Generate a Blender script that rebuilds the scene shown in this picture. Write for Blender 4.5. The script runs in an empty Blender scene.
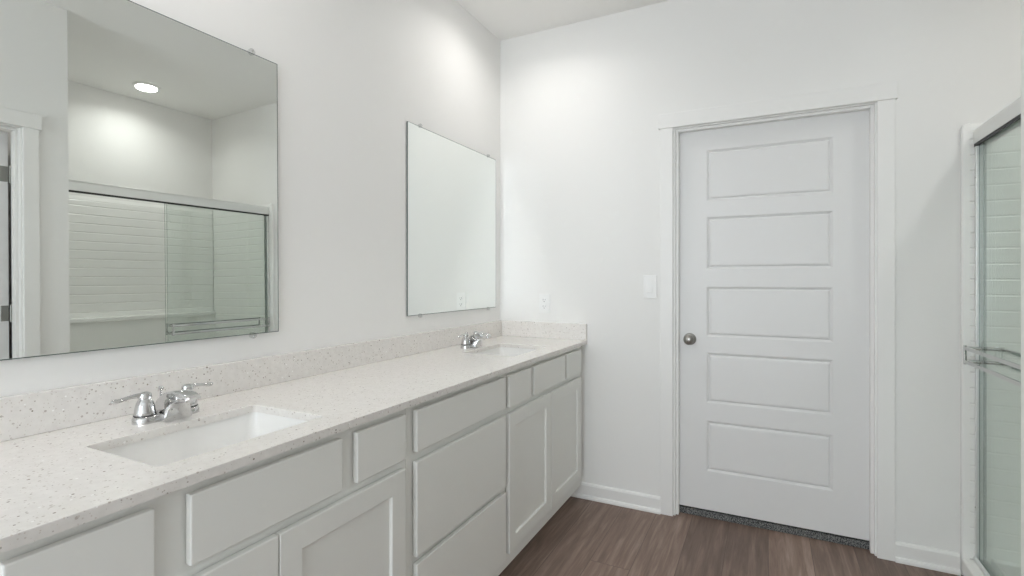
import bpy, bmesh, math, random
from mathutils import Vector, Matrix

S = bpy.context.scene
COL = S.collection
R = math.radians

# ------------------------------------------------------------------ camera
cam_d = bpy.data.cameras.new('camera')
cam_d.sensor_width = 36.0
cam_d.lens = 507.0 / 1024 * 36.0
cam_d.shift_y = -8.75 / 1024
cam_d.clip_start = 0.02
cam = bpy.data.objects.new('camera', cam_d)
COL.objects.link(cam)
cam.location = (1.4875, -2.794, 1.2545)
cam.rotation_euler = (R(90), 0.0, R(26.716))
S.camera = cam

# ------------------------------------------------------------------ world, lamps, exposure
CEIL = 2.743
world = bpy.data.worlds.new('world')
S.world = world
world.use_nodes = True
world.node_tree.nodes['Background'].inputs[0].default_value = (0.62, 0.78, 1.0, 1)
world.node_tree.nodes['Background'].inputs[1].default_value = 1.2


def area_lamp(name, loc, rot, size, energy, color, size_y=None):
    d = bpy.data.lights.new(name, 'AREA')
    d.energy = energy
    d.color = color
    if size_y:
        d.shape = 'RECTANGLE'
        d.size = size
        d.size_y = size_y
    else:
        d.shape = 'DISK'
        d.size = size
        d.spread = R(150)      # recessed downlight: a beam rather than a bare disc
    o = bpy.data.objects.new(name, d)
    COL.objects.link(o)
    o.location = loc
    o.rotation_euler = rot
    return o


WARM = (1.0, 0.97, 0.94)
area_lamp('vanity_lamp_light', (0.404, -0.506, CEIL - 0.021), (0, 0, 0), 0.13, 2.2, WARM)
area_lamp('vanity_lamp_light', (0.404, -2.05, CEIL - 0.021), (0, 0, 0), 0.13, 2.2, WARM)
area_lamp('shower_lamp_light', (2.71, -0.708, CEIL - 0.021), (0, 0, 0), 0.13, 2.7, (0.985, 1.0, 0.975))
area_lamp('added_closet_fill', (2.55, -2.5, CEIL - 0.021), (0, 0, 0), 0.13, 2.5, WARM)  # unseen closet lamp, added as extra fill through the side doorway
area_lamp('added_window_daylight', (0.9, -5.73, 1.35), (R(90), 0, 0), 1.6, 70, (0.91, 0.955, 1.0), 1.9)  # daylight fill placed outside the added rear window

S.view_settings.view_transform = 'Standard'
S.view_settings.look = 'None'
S.view_settings.gamma = 1.0
S.view_settings.use_curve_mapping = False
S.view_settings.exposure = 0.15
S.cycles.max_bounces = 14
S.cycles.diffuse_bounces = 8
S.cycles.glossy_bounces = 8
S.cycles.transparent_max_bounces = 16
S.cycles.sample_clamp_indirect = 0.0
S.cycles.blur_glossy = 0.0
S.cycles.use_guiding = True
S.cycles.use_surface_guiding = True


# ------------------------------------------------------------------ materials
def new_mat(name):
    m = bpy.data.materials.new(name)
    m.use_nodes = True
    return m, m.node_tree.nodes, m.node_tree.links, m.node_tree.nodes['Principled BSDF']


def plain(name, col, rough=0.5, metal=0.0, bump=0.0, bscale=200.0, spec=None, var=0.0):
    m, n, l, b = new_mat(name)
    b.inputs['Base Color'].default_value = (*col, 1)
    b.inputs['Roughness'].default_value = rough
    b.inputs['Metallic'].default_value = metal
    if spec is not None:
        b.inputs['Specular IOR Level'].default_value = spec
    tc = n.new('ShaderNodeTexCoord')
    nz = n.new('ShaderNodeTexNoise')
    nz.inputs['Scale'].default_value = bscale
    nz.inputs['Detail'].default_value = 3
    l.new(tc.outputs['Object'], nz.inputs['Vector'])
    if bump:
        bp = n.new('ShaderNodeBump')
        bp.inputs['Strength'].default_value = bump
        bp.inputs['Distance'].default_value = 0.001
        l.new(nz.outputs['Fac'], bp.inputs['Height'])
        l.new(bp.outputs['Normal'], b.inputs['Normal'])
    mr = n.new('ShaderNodeMapRange')
    mr.inputs['To Min'].default_value = max(0.0, rough - 0.03 - var)
    mr.inputs['To Max'].default_value = min(1.0, rough + 0.03 + var)
    if rough > 0.03:
        l.new(nz.outputs['Fac'], mr.inputs['Value'])
        l.new(mr.outputs['Result'], b.inputs['Roughness'])
    return m


M = {}
M['wall'] = plain('wall_paint', (0.83, 0.825, 0.81), 0.62, bump=0.05, bscale=260, spec=0.3)
M['ceiling'] = plain('ceiling_paint', (0.89, 0.885, 0.868), 0.8, bump=0.08, bscale=180, spec=0.2)
M['trim'] = plain('trim_paint', (0.84, 0.835, 0.82), 0.38)
M['door'] = plain('door_paint', (0.76, 0.758, 0.755), 0.42, bump=0.03, bscale=120)
M['cabinet'] = plain('cabinet_paint', (0.80, 0.805, 0.775), 0.42)
M['cabinet_inside'] = plain('cabinet_board', (0.45, 0.44, 0.41), 0.6)
M['porcelain'] = plain('porcelain', (0.86, 0.855, 0.84), 0.12)
M['acrylic'] = plain('acrylic', (0.90, 0.90, 0.88), 0.25)
M['chrome'] = plain('chrome', (0.64, 0.64, 0.64), 0.06, 1.0)
M['alu'] = plain('bright_aluminium', (0.80, 0.805, 0.795), 0.45, 1.0)
M['gasket'] = plain('grey_gasket', (0.20, 0.22, 0.21), 0.6)
M['nickel'] = plain('satin_nickel', (0.36, 0.35, 0.33), 0.3, 1.0)
M['hinge'] = plain('hinge_nickel', (0.30, 0.30, 0.28), 0.35, 1.0)
M['plastic'] = plain('white_plastic', (0.86, 0.86, 0.85), 0.3)
M['slot'] = plain('slot_dark', (0.05, 0.05, 0.05), 0.6)
M['dark'] = plain('dark_rubber_and_gap', (0.03, 0.03, 0.03), 0.6)  # handle ring rubber, and the painted shade of the track gap
M['mirror'] = plain('mirror_silver', (0.86, 0.885, 0.86), 0.0, 1.0)
M['mirror_edge'] = plain('mirror_edge_glass', (0.10, 0.13, 0.12), 0.25)


def make_glass(name, tint, refl=1.0):
    m, n, l, b = new_mat(name)
    n.remove(b)
    out = n['Material Output']
    tr = n.new('ShaderNodeBsdfTransparent')
    tr.inputs[0].default_value = (*tint, 1)
    gl = n.new('ShaderNodeBsdfGlossy')
    gl.inputs['Roughness'].default_value = 0.0
    gl.inputs[0].default_value = (0.9, 0.95, 0.93, 1)
    lw = n.new('ShaderNodeLayerWeight')
    lw.inputs['Blend'].default_value = 0.5
    pw = n.new('ShaderNodeMath')
    pw.operation = 'POWER'
    pw.inputs[1].default_value = 5.0
    l.new(lw.outputs['Facing'], pw.inputs[0])
    fr = n.new('ShaderNodeMath')
    fr.operation = 'MULTIPLY_ADD'
    fr.inputs[1].default_value = 0.96 * refl
    fr.inputs[2].default_value = 0.04 * refl
    l.new(pw.outputs[0], fr.inputs[0])
    mx = n.new('ShaderNodeMixShader')
    l.new(fr.outputs[0], mx.inputs[0])
    l.new(tr.outputs[0], mx.inputs[1])
    l.new(gl.outputs[0], mx.inputs[2])
    l.new(mx.outputs[0], out.inputs['Surface'])
    return m


M['glass'] = make_glass('shower_glass', (0.955, 0.967, 0.958))
M['glass_edge'] = plain('glass_edge', (0.22, 0.27, 0.25), 0.2)
M['clear'] = make_glass('clear_plastic', (0.90, 0.90, 0.90))
M['window_glass'] = make_glass('window_glass', (0.97, 0.98, 0.98))

m, n, l, b = new_mat('lamp_lens')
b.inputs['Base Color'].default_value = (0.9, 0.9, 0.88, 1)
b.inputs['Emission Color'].default_value = (1, 0.98, 0.95, 1)
b.inputs['Emission Strength'].default_value = 18.0
M['lens'] = m


def make_quartz():
    m, n, l, b = new_mat('speckled_quartz')
    tc = n.new('ShaderNodeTexCoord')
    b.inputs['Roughness'].default_value = 0.16
    cloud = n.new('ShaderNodeTexNoise')
    cloud.inputs['Scale'].default_value = 60
    cloud.inputs['Detail'].default_value = 6
    l.new(tc.outputs['Object'], cloud.inputs['Vector'])
    base = n.new('ShaderNodeValToRGB')
    base.color_ramp.elements[0].position = 0.3
    base.color_ramp.elements[0].color = (0.735, 0.71, 0.68, 1)
    base.color_ramp.elements[1].position = 0.7
    base.color_ramp.elements[1].color = (0.80, 0.775, 0.745, 1)
    l.new(cloud.outputs['Fac'], base.inputs['Fac'])
    prev = base.outputs['Color']
    # (cells per metre, dot radius in cells, share of cells with a dot, colour)
    for scale, rad, share, col in ((80, 0.15, 0.42, (0.23, 0.195, 0.165)), (130, 0.24, 0.36, (0.50, 0.455, 0.415)),
                                   (230, 0.28, 0.30, (0.63, 0.58, 0.54)), (75, 0.14, 0.28, (0.93, 0.92, 0.90))):
        v = n.new('ShaderNodeTexVoronoi')
        v.inputs['Scale'].default_value = scale
        l.new(tc.outputs['Object'], v.inputs['Vector'])
        wn = n.new('ShaderNodeTexWhiteNoise')
        wn.noise_dimensions = '3D'
        l.new(v.outputs['Position'], wn.inputs['Vector'])
        sep = n.new('ShaderNodeSeparateColor')
        l.new(wn.outputs['Color'], sep.inputs[0])
        has = n.new('ShaderNodeMath')
        has.operation = 'LESS_THAN'
        has.inputs[1].default_value = share
        l.new(sep.outputs[0], has.inputs[0])
        r = n.new('ShaderNodeMath')
        r.operation = 'MULTIPLY'
        r.inputs[1].default_value = rad * 1.4
        l.new(sep.outputs[1], r.inputs[0])
        near = n.new('ShaderNodeMath')
        near.operation = 'LESS_THAN'
        l.new(v.outputs['Distance'], near.inputs[0])
        l.new(r.outputs[0], near.inputs[1])
        both = n.new('ShaderNodeMath')
        both.operation = 'MULTIPLY'
        l.new(has.outputs[0], both.inputs[0])
        l.new(near.outputs[0], both.inputs[1])
        mx = n.new('ShaderNodeMix')
        mx.data_type = 'RGBA'
        l.new(both.outputs[0], mx.inputs['Factor'])
        l.new(prev, mx.inputs['A'])
        mx.inputs['B'].default_value = (*col, 1)
        prev = mx.outputs['Result']
    l.new(prev, b.inputs['Base Color'])
    return m


M['quartz'] = make_quartz()


def make_planks():
    m, n, l, b = new_mat('vinyl_planks')
    tc = n.new('ShaderNodeTexCoord')
    mp = n.new('ShaderNodeMapping')
    mp.inputs['Rotation'].default_value = (0, 0, R(90))
    mp.inputs['Location'].default_value = (0.155, -0.602 + 0.178 * 8, 0)
    l.new(tc.outputs['Object'], mp.inputs['Vector'])
    br = n.new('ShaderNodeTexBrick')
    br.inputs['Scale'].default_value = 1.0
    br.inputs['Brick Width'].default_value = 1.22
    br.inputs['Row Height'].default_value = 0.178
    br.inputs['Mortar Size'].default_value = 0.0012
    br.inputs['Mortar Smooth'].default_value = 0.3
    br.inputs['Bias'].default_value = 0.0
    br.offset = 0.37
    br.offset_frequency = 3
    br.inputs['Color1'].default_value = (0, 0, 0, 1)
    br.inputs['Color2'].default_value = (1, 1, 1, 1)
    br.inputs['Mortar'].default_value = (0.25, 0.25, 0.25, 1)
    l.new(mp.outputs['Vector'], br.inputs['Vector'])
    # grain: long stretched noise, shifted from plank to plank
    mp2 = n.new('ShaderNodeMapping')
    mp2.inputs['Scale'].default_value = (34, 2.4, 1)
    l.new(tc.outputs['Object'], mp2.inputs['Vector'])
    add = n.new('ShaderNodeVectorMath')
    add.operation = 'MULTIPLY_ADD'
    add.inputs[1].default_value = (37, 11, 5)
    l.new(br.outputs['Color'], add.inputs[0])
    l.new(mp2.outputs['Vector'], add.inputs[2])
    g = n.new('ShaderNodeTexNoise')
    g.inputs['Scale'].default_value = 1.0
    g.inputs['Detail'].default_value = 7
    g.inputs['Roughness'].default_value = 0.62
    g.inputs['Distortion'].default_value = 0.5
    l.new(add.outputs[0], g.inputs['Vector'])
    ramp = n.new('ShaderNodeValToRGB')
    e = ramp.color_ramp.elements
    e[0].position = 0.18
    e[0].color = (0.128, 0.084, 0.066, 1)
    e[1].position = 0.82
    e[1].color = (0.405, 0.305, 0.250, 1)
    k = e.new(0.5)
    k.color = (0.232, 0.163, 0.132, 1)
    l.new(g.outputs['Fac'], ramp.inputs['Fac'])
    fine = n.new('ShaderNodeTexNoise')
    fine.inputs['Scale'].default_value = 1.0
    fine.inputs['Detail'].default_value = 4
    mp3 = n.new('ShaderNodeMapping')
    mp3.inputs['Scale'].default_value = (260, 12, 1)
    l.new(tc.outputs['Object'], mp3.inputs['Vector'])
    l.new(mp3.outputs['Vector'], fine.inputs['Vector'])
    hv = n.new('ShaderNodeMapRange')
    hv.inputs['To Min'].default_value = 0.76
    hv.inputs['To Max'].default_value = 1.24
    l.new(br.outputs['Color'], hv.inputs['Value'])
    hf = n.new('ShaderNodeMapRange')
    hf.inputs['To Min'].default_value = 0.82
    hf.inputs['To Max'].default_value = 1.18
    l.new(fine.outputs['Fac'], hf.inputs['Value'])
    mul = n.new('ShaderNodeMath')
    mul.operation = 'MULTIPLY'
    l.new(hv.outputs[0], mul.inputs[0])
    l.new(hf.outputs[0], mul.inputs[1])
    mm = n.new('ShaderNodeVectorMath')
    mm.operation = 'SCALE'
    l.new(ramp.outputs['Color'], mm.inputs[0])
    l.new(mul.outputs[0], mm.inputs['Scale'])
    seam = n.new('ShaderNodeMix')
    seam.data_type = 'RGBA'
    seam.inputs['B'].default_value = (0.06, 0.044, 0.038, 1)
    sf = n.new('ShaderNodeMath')
    sf.operation = 'MULTIPLY'
    sf.inputs[1].default_value = 0.7
    l.new(br.outputs['Fac'], sf.inputs[0])
    l.new(sf.outputs[0], seam.inputs['Factor'])
    l.new(mm.outputs[0], seam.inputs['A'])
    l.new(seam.outputs['Result'], b.inputs['Base Color'])
    b.inputs['Roughness'].default_value = 0.5
    b.inputs['Specular IOR Level'].default_value = 0.35
    bp = n.new('ShaderNodeBump')
    bp.inputs['Strength'].default_value = 0.12
    bp.inputs['Distance'].default_value = 0.001
    l.new(g.outputs['Fac'], bp.inputs['Height'])
    l.new(bp.outputs['Normal'], b.inputs['Normal'])
    return m


M['planks'] = make_planks()


def make_carpet():
    m, n, l, b = new_mat('speckled_carpet')
    tc = n.new('ShaderNodeTexCoord')
    nz = n.new('ShaderNodeTexNoise')
    nz.inputs['Scale'].default_value = 210
    nz.inputs['Detail'].default_value = 3
    l.new(tc.outputs['Object'], nz.inputs['Vector'])
    rp = n.new('ShaderNodeValToRGB')
    rp.color_ramp.elements[0].position = 0.40
    rp.color_ramp.elements[0].color = (0.04, 0.042, 0.045, 1)
    rp.color_ramp.elements[1].position = 0.62
    rp.color_ramp.elements[1].color = (0.30, 0.30, 0.29, 1)
    l.new(nz.outputs['Fac'], rp.inputs['Fac'])
    l.new(rp.outputs['Color'], b.inputs['Base Color'])
    b.inputs['Roughness'].default_value = 0.95
    b.inputs['Specular IOR Level'].default_value = 0.05
    bp = n.new('ShaderNodeBump')
    bp.inputs['Strength'].default_value = 0.6
    bp.inputs['Distance'].default_value = 0.006
    l.new(nz.outputs['Fac'], bp.inputs['Height'])
    l.new(bp.outputs['Normal'], b.inputs['Normal'])
    return m


M['carpet'] = make_carpet()


# ------------------------------------------------------------------ mesh helpers
class MB:
    """Collects shapes and links them as one mesh object."""

    def __init__(self):
        self.bm = bmesh.new()

    def _new(self, before):
        return [v for v in self.bm.verts if v not in before]

    def box(self, x0, x1, y0, y1, z0, z1, bev=0.0, seg=2):
        t = bmesh.new()
        bmesh.ops.create_cube(t, size=1.0)
        for v in t.verts:
            v.co = Vector(((x0 + x1) / 2 + v.co.x * (x1 - x0), (y0 + y1) / 2 + v.co.y * (y1 - y0), (z0 + z1) / 2 + v.co.z * (z1 - z0)))
        if bev:
            bmesh.ops.bevel(t, geom=list(t.edges), offset=bev, segments=seg, profile=0.5, affect='EDGES')
        self.merge(t)
        return self

    def merge(self, t, mat=None):
        if mat is not None:
            t.transform(mat)
        me = bpy.data.meshes.new('tmp')
        t.to_mesh(me)
        t.free()
        self.bm.from_mesh(me)
        bpy.data.meshes.remove(me)

    def loft(self, loops, close=True, cap0=True, cap1=True):
        rows = [[self.bm.verts.new(p) for p in lp] for lp in loops]
        k = len(rows[0])
        for a, b in zip(rows, rows[1:]):
            for i in range(k if close else k - 1):
                j = (i + 1) % k
                self.bm.faces.new((a[i], a[j], b[j], b[i]))
        if cap0:
            self.bm.faces.new(list(reversed(rows[0])))
        if cap1:
            self.bm.faces.new(rows[-1])
        return self

    def lathe(self, prof, c=(0, 0, 0), axis='Z', seg=32, cap0=True, cap1=True):
        loops = []
        for r, h in prof:
            lp = []
            for i in range(seg):
                a = 2 * math.pi * i / seg
                x, y = r * math.cos(a), r * math.sin(a)
                if axis == 'Z':
                    p = (x, y, h)
                elif axis == 'Y':
                    p = (x, -h, y)      # h runs towards -Y
                else:
                    p = (h, x, y)       # h runs towards +X
                lp.append(Vector(p) + Vector(c))
            loops.append(lp)
        return self.loft(loops, True, cap0, cap1)

    def sweep(self, pts, rad, seg=14, flat=1.0):
        """Round (or flattened in Z) tube along pts; rad per point."""
        loops = []
        pts = [Vector(p) for p in pts]
        for i, p in enumerate(pts):
            d = (pts[min(i + 1, len(pts) - 1)] - pts[max(i - 1, 0)]).normalized()
            up = Vector((0, 0, 1)) if abs(d.z) < 0.9 else Vector((1, 0, 0))
            s = d.cross(up).normalized()
            u = s.cross(d).normalized()
            r = rad[i] if isinstance(rad, (list, tuple)) else rad
            loops.append([p + s * (r * math.cos(2 * math.pi * k / seg)) + u * (r * flat * math.sin(2 * math.pi * k / seg)) for k in range(seg)])
        return self.loft(loops)

    def build(self, name, mat, parent=None, smooth=False, mats=None):
        bmesh.ops.recalc_face_normals(self.bm, faces=list(self.bm.faces))
        me = bpy.data.meshes.new(name)
        self.bm.to_mesh(me)
        self.bm.free()
        for mt in ([mat] + list(mats or [])):
            me.materials.append(mt)
        o = bpy.data.objects.new(name, me)
        COL.objects.link(o)
        if parent is not None:
            o.parent = parent
        if smooth:
            me.shade_auto_smooth(R(35)) if hasattr(me, 'shade_auto_smooth') else None
            sm(me)
        return o


def sm(me, ang=R(38)):
    for p in me.polygons:
        p.use_smooth = True
    bm = bmesh.new()
    bm.from_mesh(me)
    for e in bm.edges:
        if len(e.link_faces) == 2 and e.calc_face_angle(0) > ang:
            e.smooth = False
    bm.to_mesh(me)
    bm.free()


def tag(o, label, cat, group=None, kind=None):
    o['label'] = label
    o['category'] = cat
    if group:
        o['group'] = group
    if kind:
        o['kind'] = kind
    return o


def thing(name, loc, label, cat, group=None, kind=None):
    o = bpy.data.objects.new(name, None)
    o.empty_display_size = 0.05
    COL.objects.link(o)
    o.location = loc
    return tag(o, label, cat, group, kind)


def copy_tree(o, parent=None):
    c = o.copy()
    COL.objects.link(c)
    if parent is not None:
        c.parent = parent
    for ch in list(o.children):
        copy_tree(ch, c)
    return c


def struct(o, label=None, cat=None):
    o['kind'] = 'structure'
    if label:
        o['label'] = label
        o['category'] = cat
    return o


def rrect(cx, cy, hx, hy, r, z, k=6):
    pts = []
    for sx, sy, a0 in ((1, 1, 0), (-1, 1, 90), (-1, -1, 180), (1, -1, 270)):
        for i in range(k + 1):
            a = R(a0 + 90 * i / k)
            pts.append(Vector((cx + sx * (hx - r) + r * math.cos(a), cy + sy * (hy - r) + r * math.sin(a), z)))
    return pts


# ------------------------------------------------------------------ dimensions
XR = 1.926            # plane of the near right wall
YR = -1.475           # corner where it turns into the shower alcove
XA = 3.067            # alcove back wall
YB = -5.6             # wall behind the camera
T = 0.12
DL, DR, DT = 1.052, 1.924, 2.052      # opening of the door in the back wall (jamb faces)
NL, NR = -2.43, -1.67                 # opening of the doorway in the right wall

# ------------------------------------------------------------------ room shell
f = MB()
f.box(-T, XA + T, YB - T, 0.052, -0.1, 0.0)
struct(f.build('floor', M['planks']), 'grey brown wood plank floor of the bathroom', 'floor')
f = MB()
f.box(0.6, 2.4, 0.058, 1.1, -0.1, 0.030)
struct(f.build('floor_carpet', M['carpet']), 'dark speckled carpet glimpsed under the white door', 'carpet')
f = MB()
f.box(-T, XA + T, YB - T, T, CEIL, CEIL + 0.1)
struct(f.build('ceiling', M['ceiling']), 'flat white ceiling over the vanity and shower', 'ceiling')

w = MB()
w.box(-T, 0, YB - T, T, 0, CEIL)
struct(w.build('wall_left', M['wall']), 'white wall behind the two mirrors', 'wall')
w = MB()
w.box(0, DL - 0.018, 0, T, 0, CEIL)
w.box(DR + 0.018, XA + T, 0, T, 0, CEIL)
w.box(DL - 0.018, DR + 0.018, 0, T, DT + 0.018, CEIL)
struct(w.build('wall_back', M['wall']), 'white far wall that holds the panelled door', 'wall')
w = MB()
w.box(XR, XR + T, NR + 0.018, YR, 0, CEIL)
w.box(XR, XR + T, YB, NL - 0.018, 0, CEIL)
w.box(XR, XR + T, NL - 0.018, NR + 0.018, DT + 0.018, CEIL)
w.box(XR + T, XA, YR - T, YR, 0, CEIL)
struct(w.build('wall_right', M['wall']), 'white wall with a doorway that turns into the shower alcove', 'wall')
w = MB()
w.box(XA, XA + T, YR - T, 0, 0, CEIL)
struct(w.build('wall_alcove', M['wall']), 'white wall at the back of the shower alcove', 'wall')
WX0, WX1, WZ0, WZ1 = 0.15, 1.75, 0.40, 2.30  # opening of an unseen window, added to bring daylight fill in
w = MB()
w.box(-T, WX0, YB - T, YB, 0, CEIL)
w.box(WX1, XA + T, YB - T, YB, 0, CEIL)
w.box(WX0, WX1, YB - T, YB, 0, WZ0)
w.box(WX0, WX1, YB - T, YB, WZ1, CEIL)
struct(w.build('wall_rear', M['wall']), 'white wall with an added window behind the photographer', 'wall')
w = MB()
for a, b_ in ((WX0, WX0 + 0.05), (WX1 - 0.05, WX1), ((WX0 + WX1) / 2 - 0.02, (WX0 + WX1) / 2 + 0.02)):
    w.box(a, b_, YB - 0.09, YB - 0.03, WZ0, WZ1, 0.004)
for a, b_ in ((WZ0, WZ0 + 0.05), (WZ1 - 0.05, WZ1), ((WZ0 + WZ1) / 2 - 0.02, (WZ0 + WZ1) / 2 + 0.02)):
    w.box(WX0, WX1, YB - 0.088, YB - 0.032, a, b_, 0.004)
win = struct(w.build('added_window_1', M['trim']), 'white framed window, added unseen behind the photographer for daylight fill', 'window')
w = MB()
w.box(WX0 + 0.04, WX1 - 0.04, YB - 0.064, YB - 0.058, WZ0 + 0.04, WZ1 - 0.04)
w.build('pane', M['window_glass'], win)
# small closet beyond the right doorway
w = MB()
w.box(XA, XA + T, -3.4, YR - T, 0, CEIL)
w.box(XR + T, XA + T, -3.4 - T, -3.4, 0, CEIL)
struct(w.build('wall_closet', M['wall']), 'white closet wall beyond the side doorway', 'wall')
# room beyond the white door, dark
w = MB()
w.box(0.5, 0.6, T, 1.1, -0.1, 2.3)
w.box(2.4, 2.5, T, 1.1, -0.1, 2.3)
w.box(0.5, 2.5, 1.1, 1.2, -0.1, 2.3)
w.box(0.5, 2.5, T, 1.2, 2.3, 2.4)
struct(w.build('wall_hall', M['wall']), 'hall walls behind the closed white door', 'wall')

# ------------------------------------------------------------------ baseboards


def baseboard(name, x0, x1, label):
    w = MB()
    prof = [(0, 0), (-0.024, 0), (-0.024, 0.010), (-0.020, 0.019), (-0.014, 0.022), (-0.014, 0.074), (-0.010, 0.082), (-0.004, 0.086), (0, 0.086)]
    w.loft([[Vector((x0, y, z)) for y, z in prof], [Vector((x1, y, z)) for y, z in prof]])
    return struct(w.build(name, M['trim']), label, 'baseboard')


baseboard('baseboard_back', 0.47, 0.9785, 'white baseboard between the vanity and the door')
baseboard('baseboard_shower', 1.996, 2.220, 'short white baseboard between the door and the shower')
w = MB()
w.box(XR - 0.014, XR, NR + 0.066, YR, 0, 0.085, 0.003)
w.box(XR - 0.014, XR, YB, NL - 0.066, 0, 0.085, 0.003)
struct(w.build('baseboard_right', M['trim']), 'white baseboard along the right wall', 'baseboard')

# ------------------------------------------------------------------ door in the back wall: casing, jamb, slab
w = MB()
w.box(0.978, 1.0415, -0.018, 0, 0, 2.0565, 0.002)
w.box(1.930, 1.9955, -0.018, 0, 0, 2.0565, 0.002)
w.box(0.966, 2.005, -0.024, 0, 2.056, 2.133, 0.003)
struct(w.build('trim_1', M['trim']), 'flat white casing around the closed panelled door', 'door casing')
w = MB()
w.box(DL - 0.018, DL, 0, T, 0, DT)
w.box(DR, DR + 0.018, 0, T, 0, DT)
w.box(DL - 0.018, DR + 0.018, 0, T, DT, DT + 0.018)
# stops
w.box(DL, DL + 0.014, 0.016, 0.051, 0, DT, 0.002)
w.box(DR - 0.014, DR, 0.016, 0.051, 0, DT, 0.002)
w.box(DL + 0.014, DR - 0.014, 0.016, 0.051, DT - 0.013, DT, 0.002)
struct(w.build('trim_2', M['trim']), 'white jamb and stop inside the closed door opening', 'door jamb')


def panel_face(mb, xs, zs, panels, y, depth=0.0085):
    """Front face at y (facing -Y) of a moulded door with raised panels."""
    bm = mb.bm
    x0, xa, xb, x1 = xs
    cuts = [zs[0]] + [z for p in panels for z in p] + [zs[1]]

    def quad(a, b, c, d):
        bm.faces.new([bm.verts.new(Vector(p)) for p in (a, b, c, d)])
    quad((x0, y, zs[0]), (xa, y, zs[0]), (xa, y, zs[1]), (x0, y, zs[1]))
    quad((xb, y, zs[0]), (x1, y, zs[0]), (x1, y, zs[1]), (xb, y, zs[1]))
    for i in range(0, len(cuts), 2):
        quad((xa, y, cuts[i]), (xb, y, cuts[i]), (xb, y, cuts[i + 1]), (xa, y, cuts[i + 1]))
    for z0, z1 in panels:
        steps = [(0, 0), (0.002, depth * 0.1), (0.0115, depth), (0.013, depth), (0.0195, 0.002), (0.025, 0.001)]
        loops = []
        for ins, dp in steps:
            loops.append([Vector((xa + ins, y + dp, z0 + ins)), Vector((xb - ins, y + dp, z0 + ins)),
                          Vector((xb - ins, y + dp, z1 - ins)), Vector((xa + ins, y + dp, z1 - ins))])
        mb.loft(loops, True, False, True)


PANELS = [(0.244, 0.511), (0.604, 0.869), (0.952, 1.216), (1.3075, 1.5815), (1.666, 1.934)]
door = thing('door_1', (1.488, 0.0525, 0.041), 'closed white door with five horizontal raised panels', 'door', kind='structure')


def door_slab(xs, zs, y0, y1, xa, xb, panels, off):
    mb = MB()
    panel_face(mb, (xs[0], xa, xb, xs[1]), zs, panels, y0)
    bm = mb.bm
    p = [Vector(q) for q in ((xs[0], y0, zs[0]), (xs[1], y0, zs[0]), (xs[1], y0, zs[1]), (xs[0], y0, zs[1]))]
    q = [v + Vector((0, y1 - y0, 0)) for v in p]
    for i in range(4):
        j = (i + 1) % 4
        bm.faces.new([bm.verts.new(v) for v in (p[i], p[j], q[j], q[i])])
    bm.faces.new([bm.verts.new(v) for v in reversed(q)])
    bmesh.ops.remove_doubles(bm, verts=list(bm.verts), dist=1e-5)
    bm.transform(Matrix.Translation(-Vector(off)))
    return mb


door_slab((DL + 0.003, DR - 0.003), (0.041, DT - 0.003), 0.0525, 0.0875, 1.202, 1.7685, PANELS, door.location).build('slab', M['door'], door)
k = MB()
kc = Vector((1.119, 0.0525, 0.936)) - door.location
k.lathe([(0.0, 0.0), (0.030, 0.0), (0.032, 0.003), (0.030, 0.007), (0.016, 0.011), (0.0115, 0.016), (0.011, 0.026), (0.016, 0.031),
         (0.0235, 0.037), (0.0268, 0.045), (0.0262, 0.053), (0.021, 0.060), (0.010, 0.064), (0.0, 0.0645)], kc, 'Y', 36, False, False)
kb = k.build('door_knob', M['nickel'], door, True)
kb['label'] = 'round satin nickel door knob'
k = MB()
k.lathe([(0.0, 0.0643), (0.0035, 0.0643), (0.0035, 0.0655), (0, 0.0655)], kc, 'Y', 14, False, False)
k.build('lock_button', M['chrome'], kb)

# ------------------------------------------------------------------ doorway in the right wall (seen in the big mirror)
w = MB()
w.box(XR - 0.018, XR, NR + 0.005, NR + 0.067, 0, 2.0565, 0.002)
w.box(XR - 0.018, XR, NL - 0.067, NL - 0.005, 0, 2.0565, 0.002)
w.box(XR - 0.024, XR, NL - 0.078, NR + 0.078, 2.056, 2.133, 0.003)
struct(w.build('trim_3', M['trim']), 'flat white casing of the side doorway seen in the near mirror', 'door casing')
w = MB()
w.box(XR, XR + T, NR, NR + 0.018, 0, DT)
w.box(XR, XR + T, NL - 0.018, NL, 0, DT)
w.box(XR, XR + T, NL - 0.018, NR + 0.018, DT, DT + 0.018)
w.box(XR + 0.035, XR + 0.075, NR - 0.012, NR, 0, DT, 0.002)
w.box(XR + 0.035, XR + 0.075, NL, NL + 0.012, 0, DT, 0.002)
w.box(XR + 0.035, XR + 0.075, NL + 0.012, NR - 0.012, DT - 0.012, DT, 0.002)
struct(w.build('trim_4', M['trim']), 'white jamb of the side doorway seen in the near mirror', 'door jamb')
door2 = thing('door_2', (XR + T + 0.014, -1.700, 0.02), 'white door standing open beyond the side doorway, seen in the near mirror', 'door', kind='structure')
d2 = door_slab((XR + T + 0.014, XR + T + 0.014 + 0.756), (0.02, DT - 0.003), -1.7125, -1.6775, XR + T + 0.15, XR + T + 0.634, PANELS, door2.location)
d2.build('slab', M['door'], door2)
for hz in (0.28, 1.112, 1.832):
    h = MB()
    x = XR + T + 0.014 - door2.location.x
    h.box(x - 0.002, x + 0.001, -1.7095 + 1.70, -1.6775 + 1.70, hz - 0.062, hz + 0.018, 0.0008, 1)
    h.lathe([(0.0, -0.045), (0.006, -0.045), (0.006, 0.045), (0.0, 0.045)], (x - 0.006, -1.670 + 1.70, hz - 0.022), 'Z', 14, False, False)
    h.build('hinge', M['hinge'], door2)

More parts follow.
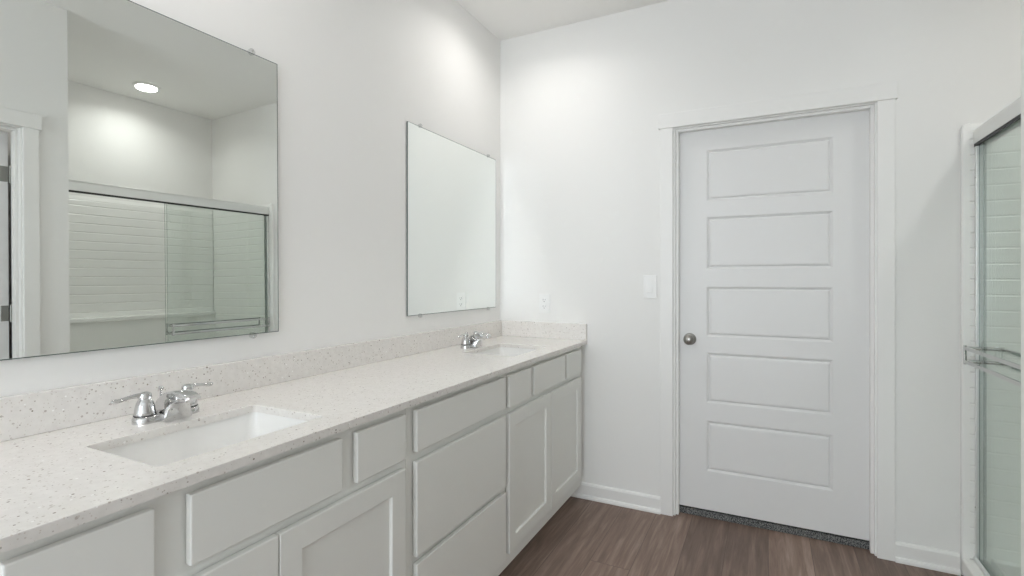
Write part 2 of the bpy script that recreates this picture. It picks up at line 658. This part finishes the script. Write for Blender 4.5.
# ------------------------------------------------------------------ vanity
CX, CZ = 0.565, 0.905          # counter front and top
FF = 0.535                     # face frame plane
FD = 0.555                     # front of doors and drawers


def cabinet_box(root, y0, y1, stiles, rails):
    """Open-topped carcass with a face frame; root-local coordinates."""
    L = Vector(root.location)
    m_ = MB()
    m_.box(0.002, FF - 0.018, y0, y0 + 0.016, 0.077, 0.8848)
    m_.box(0.002, FF - 0.018, y1 - 0.016, y1, 0.077, 0.8848)
    m_.box(0.002, 0.012, y0 + 0.016, y1 - 0.016, 0.077, 0.8848)
    m_.box(0.012, FF - 0.018, y0 + 0.016, y1 - 0.016, 0.077, 0.093)
    m_.bm.transform(Matrix.Translation(-L))
    m_.build('carcass', M['cabinet'], root)
    m_ = MB()
    m_.box(FF - 0.018, FF, y0, y1, 0.077, 0.8848, 0.0012, 1)
    m_.bm.transform(Matrix.Translation(-L))
    m_.build('face_frame', M['cabinet'], root)
    m_ = MB()
    m_.box(0.451, 0.467, y0, y1, 0.0, 0.0768)
    m_.bm.transform(Matrix.Translation(-L))
    m_.build('toe_kick', M['cabinet'], root)


def slab_front(root, name, y0, y1, z0, z1):
    m_ = MB()
    m_.box(FF + 0.0035, FD, y0, y1, z0, z1, 0.0025)
    m_.bm.transform(Matrix.Translation(-Vector(root.location)))
    return m_.build(name, M['cabinet'], root)


def shaker_door(root, y0, y1, z0, z1, fw=0.058):
    m_ = MB()
    bm = m_.bm
    xf, xb = FD, FF + 0.0035
    e = 0.002

    def loop(ins, x):
        return [Vector((x, y0 + ins, z0 + ins)), Vector((x, y1 - ins, z0 + ins)), Vector((x, y1 - ins, z1 - ins)), Vector((x, y0 + ins, z1 - ins))]
    m_.loft([loop(0, xb), loop(0, xf - e), loop(e, xf), loop(fw - 0.001, xf), loop(fw + 0.001, xf - 0.0015), loop(fw + 0.003, xf - 0.009), loop(fw + 0.02, xf - 0.009)], True, True, True)
    bm.transform(Matrix.Translation(-Vector(root.location)))
    return m_.build('door', M['cabinet'], root)


ZD0, ZD1, ZW0, ZW1 = 0.140, 0.707, 0.733, 0.863
cab1 = thing('vanity_cabinet', (0.27, -2.055, 0), 'light grey sink cabinet under the near basin, left of the drawers', 'cabinet')
cabinet_box(cab1, -2.520, -1.6005, None, None)
slab_front(cab1, 'drawer_front', -2.488, -2.295, ZW0, ZW1)
slab_front(cab1, 'drawer_front', -2.235, -1.867, ZW0, ZW1)
slab_front(cab1, 'drawer_front', -1.816, -1.623, ZW0, ZW1)
shaker_door(cab1, -2.488, -2.0495, ZD0, ZD1)
shaker_door(cab1, -2.0465, -1.623, ZD0, ZD1)
cab2 = thing('drawer_cabinet', (0.27, -1.29, 0), 'light grey cabinet of three stacked drawers between the two sink cabinets', 'cabinet')
cabinet_box(cab2, -1.6000, -0.9805, None, None)
slab_front(cab2, 'drawer_front', -1.570, -0.993, ZW0 + 0.004, ZW1)
slab_front(cab2, 'drawer_front', -1.570, -0.993, 0.424, 0.709)
slab_front(cab2, 'drawer_front', -1.570, -0.993, 0.130, 0.402)
cab3 = thing('vanity_cabinet', (0.27, -0.49, 0), 'light grey sink cabinet at the far end, against the back wall', 'cabinet')
cabinet_box(cab3, -0.9800, -0.026, None, None)
slab_front(cab3, 'drawer_front', -0.962, -0.748, ZW0, ZW1)
slab_front(cab3, 'drawer_front', -0.722, -0.327, ZW0, ZW1)
slab_front(cab3, 'drawer_front', -0.303, -0.072, ZW0, ZW1)
shaker_door(cab3, -0.963, -0.520, ZD0, ZD1)
shaker_door(cab3, -0.516, -0.072, ZD0, ZD1)
m_ = MB()
m_.box(FF - 0.03, FF - 0.012, -0.026, -0.001, 0.077, 0.8848)
m_.bm.transform(Matrix.Translation(-Vector(cab3.location)))
m_.build('filler_strip', M['cabinet'], cab3)

# countertop with two cut-outs
SINKS = [(0.343, -2.050, 0.133, 0.197), (0.328, -0.545, 0.140, 0.193)]
t = bmesh.new()


def ring(pts):
    vs = [t.verts.new(p) for p in pts]
    return [t.edges.new((vs[i], vs[(i + 1) % len(vs)])) for i in range(len(vs))]


edges = ring([Vector(p) for p in ((0.001, -2.545, CZ), (CX, -2.545, CZ), (CX, -0.001, CZ), (0.001, -0.001, CZ))])
for cx, cy, hx, hy in SINKS:
    edges += ring(rrect(cx, cy, hx, hy, 0.012, CZ, 5))
bmesh.ops.triangle_fill(t, use_beauty=True, use_dissolve=False, edges=edges)
ex = bmesh.ops.extrude_face_region(t, geom=list(t.faces))
bmesh.ops.translate(t, vec=(0, 0, -0.020), verts=[v for v in ex['geom'] if isinstance(v, bmesh.types.BMVert)])
bmesh.ops.recalc_face_normals(t, faces=list(t.faces))
be = []
for e in t.edges:
    if len(e.link_faces) == 2:
        if e.calc_face_angle(0) > 1.0 and all(abs(v.co.z - CZ) < 1e-5 for v in e.verts):
            be.append(e)
bmesh.ops.bevel(t, geom=be, offset=0.0016, segments=2, profile=0.5, affect='EDGES')
mb = MB()
mb.merge(t)
ct = mb.build('countertop', M['quartz'])
tag(ct, 'long white speckled quartz countertop with two sink cut-outs', 'countertop')
mb = MB()
mb.box(0.001, 0.020, -2.545, -0.001, CZ + 0.0003, 0.999, 0.0018)
tag(mb.build('backsplash', M['quartz']), 'long speckled quartz backsplash strip along the mirror wall', 'backsplash')
mb = MB()
mb.box(0.0204, CX, -0.0205, -0.001, CZ + 0.0003, 0.999, 0.0018)
tag(mb.build('backsplash', M['quartz']), 'short speckled quartz side splash against the back wall, below the outlet', 'backsplash')

# sinks
for i, (cx, cy, hx, hy) in enumerate(SINKS):
    s = thing('sink', (cx, cy, 0.884), ('white rectangular undermount basin nearest the camera, below the shower-reflecting mirror', 'white rectangular undermount basin at the far end near the outlet')[i], 'sink', 'undermount sinks')
    b_ = MB()
    z = 0.0006
    inner = [(0.004, 0.016, 0.0), (0.0035, 0.018, -0.006), (-0.004, 0.024, -0.04), (-0.016, 0.034, -0.09), (-0.030, 0.044, -0.118), (-0.052, 0.05, -0.132), (-0.085, 0.045, -0.137)]
    loops = []
    loops.append(rrect(0, 0, hx + 0.010, hy + 0.010, 0.03, -0.150))
    loops[0] = rrect(0, 0, hx - 0.075, hy - 0.075, 0.045, -0.147)
    loops.append(rrect(0, 0, hx - 0.040, hy - 0.040, 0.05, -0.142))
    loops.append(rrect(0, 0, hx - 0.006, hy - 0.006, 0.04, -0.10))
    loops.append(rrect(0, 0, hx + 0.012, hy + 0.012, 0.03, -0.012))
    loops.append(rrect(0, 0, hx + 0.026, hy + 0.026, 0.03, -0.010))
    loops.append(rrect(0, 0, hx + 0.026, hy + 0.026, 0.03, 0.0))
    for off, r, zz in inner:
        loops.append(rrect(0, 0, hx + off, hy + off, r, zz))
    b_.loft(loops)
    b_.build('basin', M['porcelain'], s, True)
    d = MB()
    d.lathe([(0.0, -0.1372), (0.021, -0.1372), (0.0225, -0.1355), (0.018, -0.1345), (0.015, -0.1352), (0.011, -0.134), (0.0, -0.1325)], (0, 0, 0), 'Z', 28, False, False)
    dr = d.build('drain', M['chrome'], s, True)
    dr['label'] = 'chrome drain'

# ------------------------------------------------------------------ faucets


def make_faucet(label):
    root = thing('faucet', (0.130, -2.040, CZ), label, 'faucet', 'chrome centreset faucets')
    b_ = MB()
    lp = []
    for off, zz in ((0.0, 0.0), (0.0, 0.011), (-0.002, 0.0155), (-0.006, 0.018)):
        lp.append(rrect(0, 0, 0.026 + off, 0.077 + off, 0.0245 + off, zz, 8))
    b_.loft(lp)
    b_.build('base_plate', M['chrome'], root, True)
    for s in (-1, 1):
        h = MB()
        h.lathe([(0.0, 0.0175), (0.0225, 0.0175), (0.0228, 0.021), (0.0222, 0.028), (0.0208, 0.038), (0.0182, 0.048), (0.0150, 0.0545), (0.0125, 0.0575),
                 (0.0125, 0.0585), (0.0143, 0.0605), (0.0146, 0.066), (0.0126, 0.0715), (0.007, 0.0748), (0.0, 0.0755)], (0, 0.051 * s, 0), 'Z', 30, False, False)
        hb = h.build('handle_body', M['chrome'], root, True)
        g = MB()
        g.lathe([(0.0232, 0.0178), (0.0238, 0.0185), (0.0238, 0.0197), (0.0232, 0.0204)], (0, 0.051 * s, 0), 'Z', 30, False, False)
        g.build('handle_ring', M['dark'], hb, True)
        v = MB()
        zl = 0.0665
        y0 = 0.051 * s
        v.sweep([(0.0, y0 + 0.006 * s, zl), (-0.001, y0 + 0.015 * s, zl + 0.0015), (-0.002, y0 + 0.028 * s, zl + 0.001), (-0.003, y0 + 0.041 * s, zl - 0.001),
                 (-0.003, y0 + 0.053 * s, zl - 0.0035), (-0.003, y0 + 0.061 * s, zl - 0.004), (-0.003, y0 + 0.067 * s, zl - 0.003), (-0.003, y0 + 0.070 * s, zl - 0.002)],
                [0.0085, 0.0074, 0.0060, 0.0054, 0.0058, 0.0070, 0.0060, 0.0024], 14, 0.8)
        v.build('lever', M['chrome'], hb, True)
    # low spout: side profile swept across its width, narrower towards the nose
    sp = MB()
    prof = [(-0.024, 0.004), (-0.025, 0.018), (-0.019, 0.034), (-0.007, 0.050), (0.012, 0.063), (0.036, 0.0715), (0.062, 0.0750), (0.088, 0.0730), (0.106, 0.0670), (0.113, 0.0610),
            (0.111, 0.0560), (0.100, 0.0540), (0.083, 0.0530), (0.068, 0.0480), (0.058, 0.0360), (0.053, 0.0200), (0.051, 0.0015), (-0.018, 0.0015)]
    loops = []
    cx_, cz_ = 0.035, 0.040
    for t_, shrink in ((-1.0, 0.0055), (-0.94, 0.0022), (-0.82, 0.0), (0.0, -0.0008), (0.82, 0.0), (0.94, 0.0022), (1.0, 0.0055)):
        lp = []
        for x, z in prof:
            low = max(0.0, 1.0 - z / 0.066)
            fore = max(0.0, min(1.0, (x - 0.004) / 0.030))
            hw = 0.0220 - 0.0045 * max(0.0, min(1.0, x / 0.10)) + 0.0150 * low * fore
            d = Vector((x - cx_, 0, z - cz_)).normalized() * shrink
            lp.append(Vector((x - d.x, hw * t_, max(0.001, z - d.z))))
        loops.append(lp)
    sp.loft(loops)
    spout = sp.build('spout', M['chrome'], root, True)
    a_ = MB()
    a_.lathe([(0.0, 0.0490), (0.0085, 0.0490), (0.0095, 0.0505), (0.0095, 0.060), (0.0, 0.060)], (0.0985, 0, 0.0), 'Z', 24, False, False)
    a_.build('aerator', M['chrome'], spout, True)
    r_ = MB()
    r_.lathe([(0.0, 0.016), (0.0028, 0.016), (0.0028, 0.064), (0.0045, 0.066), (0.0066, 0.070), (0.0066, 0.074), (0.004, 0.077), (0.0, 0.0775)], (-0.0265, 0.0, 0), 'Z', 18, False, False)
    r_.build('lift_rod', M['chrome'], root, True)
    return root


fa = make_faucet('chrome two-handle faucet at the near basin, below the shower-reflecting mirror')
fb = copy_tree(fa)
fb.location = (0.118, -0.545, CZ)
fb['label'] = 'chrome two-handle faucet at the far basin, near the outlet'

# ------------------------------------------------------------------ mirrors


def make_mirror(loc, w_, h_, yaw, pitch, label):
    root = thing('wall_mirror', loc, label, 'mirror', 'frameless vanity mirrors')
    b_ = MB()
    b_.box(-0.005, -0.0002, -w_ / 2, w_ / 2, -h_ / 2, h_ / 2)
    e_ = 0.0022
    b_.loft([[Vector((x, sy * (w_ / 2 - i), sz * (h_ / 2 - i))) for sy, sz in ((-1, -1), (1, -1), (1, 1), (-1, 1))] for x, i in ((-0.0002, 0.0), (0.0, e_))], True, False, True)
    bmesh.ops.remove_doubles(b_.bm, verts=list(b_.bm.verts), dist=1e-6)
    pane = b_.build('mirror_pane', M['mirror_edge'], root, mats=[M['mirror']])
    for p in pane.data.polygons:
        if p.normal.x > 0.9 and p.center.x > -0.00005:
            p.material_index = 1
    for sy in (-1, 1):
        for sz in (-1, 1):
            c = MB()
            cy, cz = sy * (w_ / 2 - 0.095), sz * h_ / 2
            c.lathe([(0.0, -0.006), (0.0095, -0.006), (0.0105, 0.001), (0.0105, 0.0045), (0.0085, 0.0065), (0.0, 0.0065)], (0, cy, cz + sz * 0.0035), 'X', 20, False, False)
            cl = c.build('mirror_clip', M['clear'], root, True)
            s = MB()
            s.lathe([(0.0, 0.0064), (0.0034, 0.0064), (0.0026, 0.0082), (0.0, 0.0086)], (0, cy, cz + sz * 0.0065), 'X', 12, False, False)
            s.build('screw_head', M['chrome'], cl, True)
    root.rotation_euler = (0, -pitch, yaw)
    return root


make_mirror((0.0115, -2.049, 1.529), 0.850, 0.900, R(-0.798), R(0.44), 'frameless mirror above the near basin, reflecting the shower')
make_mirror((0.0070, -0.4975, 1.534), 0.851, 0.900, 0.0, 0.0, 'frameless mirror above the far basin, beside the corner with the outlet')

# ------------------------------------------------------------------ outlet and switch
o = thing('wall_outlet', (0.300, 0, 1.110), 'white duplex outlet on the back wall above the side splash', 'outlet')
b_ = MB()
b_.box(-0.035, 0.035, -0.006, 0, -0.0575, 0.0575, 0.0025)
b_.build('cover_plate', M['plastic'], o)
for sz in (-1, 1):
    b_ = MB()
    b_.loft([[Vector((p.x, -0.0055, p.y + sz * 0.0195)) for p in rrect(0, 0, 0.0168, 0.0142, 0.010, 0)],
             [Vector((p.x, -0.0085, p.y + sz * 0.0195)) for p in rrect(0, 0, 0.0165, 0.0139, 0.010, 0)]])
    rc = b_.build('receptacle', M['plastic'], o, True)
    b_ = MB()
    b_.box(-0.0078, -0.0054, -0.0089, -0.0080, sz * 0.0195 - 0.001, sz * 0.0195 + 0.008)
    b_.box(0.0054, 0.0078, -0.0089, -0.0080, sz * 0.0195 + 0.0, sz * 0.0195 + 0.007)
    b_.lathe([(0.0, 0.0080), (0.0027, 0.0080), (0.0027, 0.0089), (0, 0.0089)], (0, 0, sz * 0.0195 - 0.0075), 'Y', 12, False, False)
    b_.build('slots', M['slot'], rc)
b_ = MB()
b_.lathe([(0.0, 0.0055), (0.0033, 0.0055), (0.0028, 0.0072), (0, 0.0075)], (0, 0, 0), 'Y', 12, False, False)
b_.build('screw', M['plastic'], o, True)

o = thing('light_switch', (0.9205, 0, 1.214), 'white rocker light switch on the back wall left of the door', 'light switch')
b_ = MB()
b_.box(-0.0365, 0.0365, -0.0065, 0, -0.062, 0.062, 0.0028)
b_.build('cover_plate', M['plastic'], o)
b_ = MB()
b_.box(-0.0178, 0.0178, -0.0085, -0.006, -0.0345, 0.0345, 0.001, 1)
b_.build('switch_frame', M['plastic'], o)
b_ = MB()
rk = [(-0.0080, 0.032), (-0.0086, 0.031), (-0.0093, 0.0), (-0.0135, -0.030), (-0.0130, -0.0318), (-0.0080, -0.032)]
b_.loft([[Vector((-0.0155, y, z)) for y, z in rk], [Vector((0.0155, y, z)) for y, z in rk]])
b_.build('rocker', M['plastic'], o)

# ------------------------------------------------------------------ shower
sr = thing('shower_surround', (2.65, -0.765, 0), 'white moulded shower surround with horizontal tile rows and a ledge', 'shower surround')
SY0, SY1, SX0, SX1, SZ = YR + 0.002, -0.002, 2.250, 3.060, 1.911
ROW = 0.0655


def rows_profile(z0, z1, base, lip):
    """(depth, z) pairs of a stack of shallow rows with grooves between."""
    out = []
    z = z0
    while z < z1 - 0.01:
        zt = min(z + ROW, z1)
        out += [(base, z), (base + lip, z + 0.005), (base + lip * 0.85, zt - 0.006), (base, zt - 0.001)]
        z = zt
    return out


L = -Vector(sr.location)


def part(mb, name, mat, root, smooth=False):
    mb.bm.transform(Matrix.Translation(-Vector(root.location)))
    return mb.build(name, mat, root, smooth)


# far end panel (on the back wall) and near end panel
for nm, yb, s in (('end_panel', SY1, -1), ('end_panel', SY0, 1)):
    b_ = MB()
    pr = [(0.0, 0.07)] + rows_profile(0.075, SZ - 0.03, 0.010, 0.0036) + [(0.012, SZ - 0.028), (0.010, SZ - 0.008), (0.006, SZ), (0.0, SZ)]
    b_.loft([[Vector((x, yb + s * d_, z)) for d_, z in pr] for x in (SX0, SX1 - 0.025)])
    part(b_, nm, M['acrylic'], sr)
    b_ = MB()
    lp = []
    for off, d_ in ((0.0, 0.0), (0.0, 0.010), (-0.002, 0.0145), (-0.006, 0.0165)):
        zt = SZ + 0.006 + off
        x0, x1 = 2.2245 - off, 2.2505
        arc = [Vector((x1, 0, 0.0)), Vector((x1, 0, zt))]
        arc += [Vector((x1 - (x1 - x0) * math.sin(R(90 * i / 5)), 0, zt - 0.022 * (1 - math.cos(R(90 * i / 5))))) for i in range(1, 6)]
        arc += [Vector((x0, 0, 0.0))]
        lp.append([Vector((p.x, yb + s * d_, p.z)) for p in arc])
    b_.loft(lp)
    part(b_, 'flange', M['acrylic'], sr)
b_ = MB()
pr = [(0.0, 0.985)] + rows_profile(0.99, SZ - 0.03, 0.018, 0.0032) + [(0.020, SZ - 0.028), (0.012, SZ), (0.0, SZ)]
b_.loft([[Vector((SX1 - d_, y, z)) for d_, z in pr] for y in (SY0 + 0.0145, SY1 - 0.0145)])
part(b_, 'back_panel', M['acrylic'], sr)
b_ = MB()
b_.box(SX1 - 0.045, SX1, SY0 + 0.0145, SY1 - 0.0145, 0.07, 0.984, 0.004)
part(b_, 'lower_panel', M['acrylic'], sr)
b_ = MB()
b_.box(SX1 - 0.085, SX1 - 0.002, SY0 + 0.03, SY1 - 0.03, 0.985, 1.017, 0.008, 3)
part(b_, 'ledge', M['acrylic'], sr)
# pan with a curb
b_ = MB()
b_.box(2.285, SX1, SY0, SY1, 0.0005, 0.030, 0.004)
b_.box(2.2255, 2.345, SY0, SY1, 0.0005, 0.072, 0.010, 3)
part(b_, 'shower_pan', M['acrylic'], sr)
b_ = MB()
b_.lathe([(0.0, 0.0302), (0.045, 0.0302), (0.045, 0.033), (0.0, 0.0345)], (2.72, -0.76, 0), 'Z', 28, False, False)
part(b_, 'floor_drain', M['chrome'], sr, True)

sd = thing('shower_door', (2.30, -0.765, 0.072), 'chrome framed sliding glass shower door on the white curb', 'shower door')
GY0, GY1 = SY0 + 0.0175, SY1 - 0.0175
b_ = MB()
prof = [(2.262, 1.822), (2.262, 1.872), (2.268, 1.884), (2.282, 1.888), (2.310, 1.888), (2.322, 1.882), (2.326, 1.872), (2.326, 1.822), (2.320, 1.822), (2.320, 1.840), (2.296, 1.842), (2.268, 1.840), (2.268, 1.822)]
b_.loft([[Vector((x, y, z)) for x, z in prof] for y in (GY0, GY1)])
tt = part(b_, 'top_track', M['alu'], sd)
b_ = MB()
b_.box(2.2635, 2.2730, GY0, GY1, 1.8105, 1.8222)
b_.bm.transform(Matrix.Translation(-Vector(sd.location)))
b_.build('track_gap_shade', M['dark'], tt)  # dark strip painted for the shaded gap under the track
b_ = MB()
prof = [(2.262, 0.073), (2.262, 0.088), (2.267, 0.094), (2.270, 0.094), (2.270, 0.080), (2.294, 0.080), (2.294, 0.098), (2.298, 0.098), (2.298, 0.080), (2.318, 0.080), (2.318, 0.098), (2.326, 0.094), (2.326, 0.073)]
b_.loft([[Vector((x, y, z)) for x, z in prof] for y in (GY0, GY1)])
part(b_, 'bottom_track', M['alu'], sd)
for y0, y1, s in ((GY1 - 0.014, GY1, -1), (GY0, GY0 + 0.014, 1)):
    b_ = MB()
    b_.box(2.266, 2.299, y0, y1, 0.0945, 1.8215, 0.002)
    jb = part(b_, 'side_jamb', M['alu'], sd)
    b_ = MB()
    ym = y0 if s < 0 else y1
    for xg in (2.2925,):
        b_.box(xg, xg + 0.006, min(ym, ym + s * 0.006), max(ym, ym + s * 0.006), 0.100, 1.818)
    b_.bm.transform(Matrix.Translation(-Vector(sd.location)))
    b_.build('gasket', M['gasket'], jb)
    b_ = MB()
    for zz in (0.30, 1.68):
        b_.lathe([(0.0, -0.0012), (0.0035, -0.0012), (0.003, 0.0), (0.0, 0.0)], (2.2662, (y0 + y1) / 2, zz), 'X', 12, False, False)
    b_.bm.transform(Matrix.Translation(-Vector(sd.location)))
    b_.build('screws', M['nickel'], jb)


def glass_panel(x0, y0, y1, side):
    """One frameless sliding pane with a double-rail towel bar on its face; side -1 = towards the room."""
    b_ = MB()
    b_.box(x0, x0 + 0.006, y0, y1, 0.084, 1.836, 0.0008, 1)
    b_.bm.transform(Matrix.Translation(-Vector(sd.location)))
    g = b_.build('glass_panel', M['glass'], sd, mats=[M['glass_edge']])
    for p in g.data.polygons:
        if abs(p.normal.x) < 0.5:
            p.material_index = 1
    b_ = MB()
    b_.box(x0 - 0.0015, x0 + 0.0075, y0 + 0.02, y1 - 0.02, 1.842, 1.866, 0.001, 1)
    b_.bm.transform(Matrix.Translation(-Vector(sd.location)))
    b_.build('hanger_rail', M['alu'], g)
    xf = x0 if side < 0 else x0 + 0.006
    xb = xf + side * 0.050
    bar = MB()
    for zz in (0.968, 0.912):
        bar.box(min(xb - 0.004, xb + 0.004), xb + 0.004, y0 + 0.022, y1 - 0.022, zz - 0.0075, zz + 0.0075, 0.0025)
    bar.bm.transform(Matrix.Translation(-Vector(sd.location)))
    tb = bar.build('towel_bar', M['chrome'], g)
    for yy in (y0 + 0.022, y1 - 0.022):
        q = MB()
        q.box(xb - 0.0052, xb + 0.0052, yy - 0.006, yy + 0.006, 0.900, 0.980, 0.0025)
        for zz in (0.968, 0.912):
            q.lathe([(0.0, 0.0), (0.0075, 0.0), (0.0075, abs(xf - xb)), (0.0, abs(xf - xb))], (min(xb, xf), yy, zz), 'X', 16, False, False)
        q.bm.transform(Matrix.Translation(-Vector(sd.location)))
        q.build('bar_bracket', M['chrome'], tb)
    return g


glass_panel(2.274, -0.812, GY1 - 0.016, -1)
glass_panel(2.2855, -0.792, GY1 - 0.020, 1)

# ------------------------------------------------------------------ recessed ceiling lights


def ceiling_light(x, y, label):
    r_ = thing('recessed_light', (x, y, CEIL), label, 'ceiling light', 'recessed ceiling lights')
    b_ = MB()
    b_.lathe([(0.068, -0.0005), (0.086, -0.0005), (0.088, -0.003), (0.084, -0.007), (0.074, -0.012), (0.068, -0.012)], (0, 0, 0), 'Z', 40, False, False)
    bm = b_.bm
    b_.build('trim_ring', M['plastic'], r_, True)
    b_ = MB()
    b_.lathe([(0.0, -0.004), (0.069, -0.004), (0.069, -0.0100), (0.062, -0.0150), (0.0, -0.0165)], (0, 0, 0), 'Z', 40, False, False)
    b_.build('lens', M['lens'], r_, True)
    return r_


ceiling_light(2.71, -0.708, 'round recessed light above the shower, seen in the near mirror')
ceiling_light(0.404, -0.506, 'round recessed light above the far basin, just past the top of the picture')
ceiling_light(0.404, -2.05, 'round recessed light above the near basin')
ceiling_light(2.55, -2.5, 'round recessed light, unseen, added for fill in the closet beyond the side doorway')
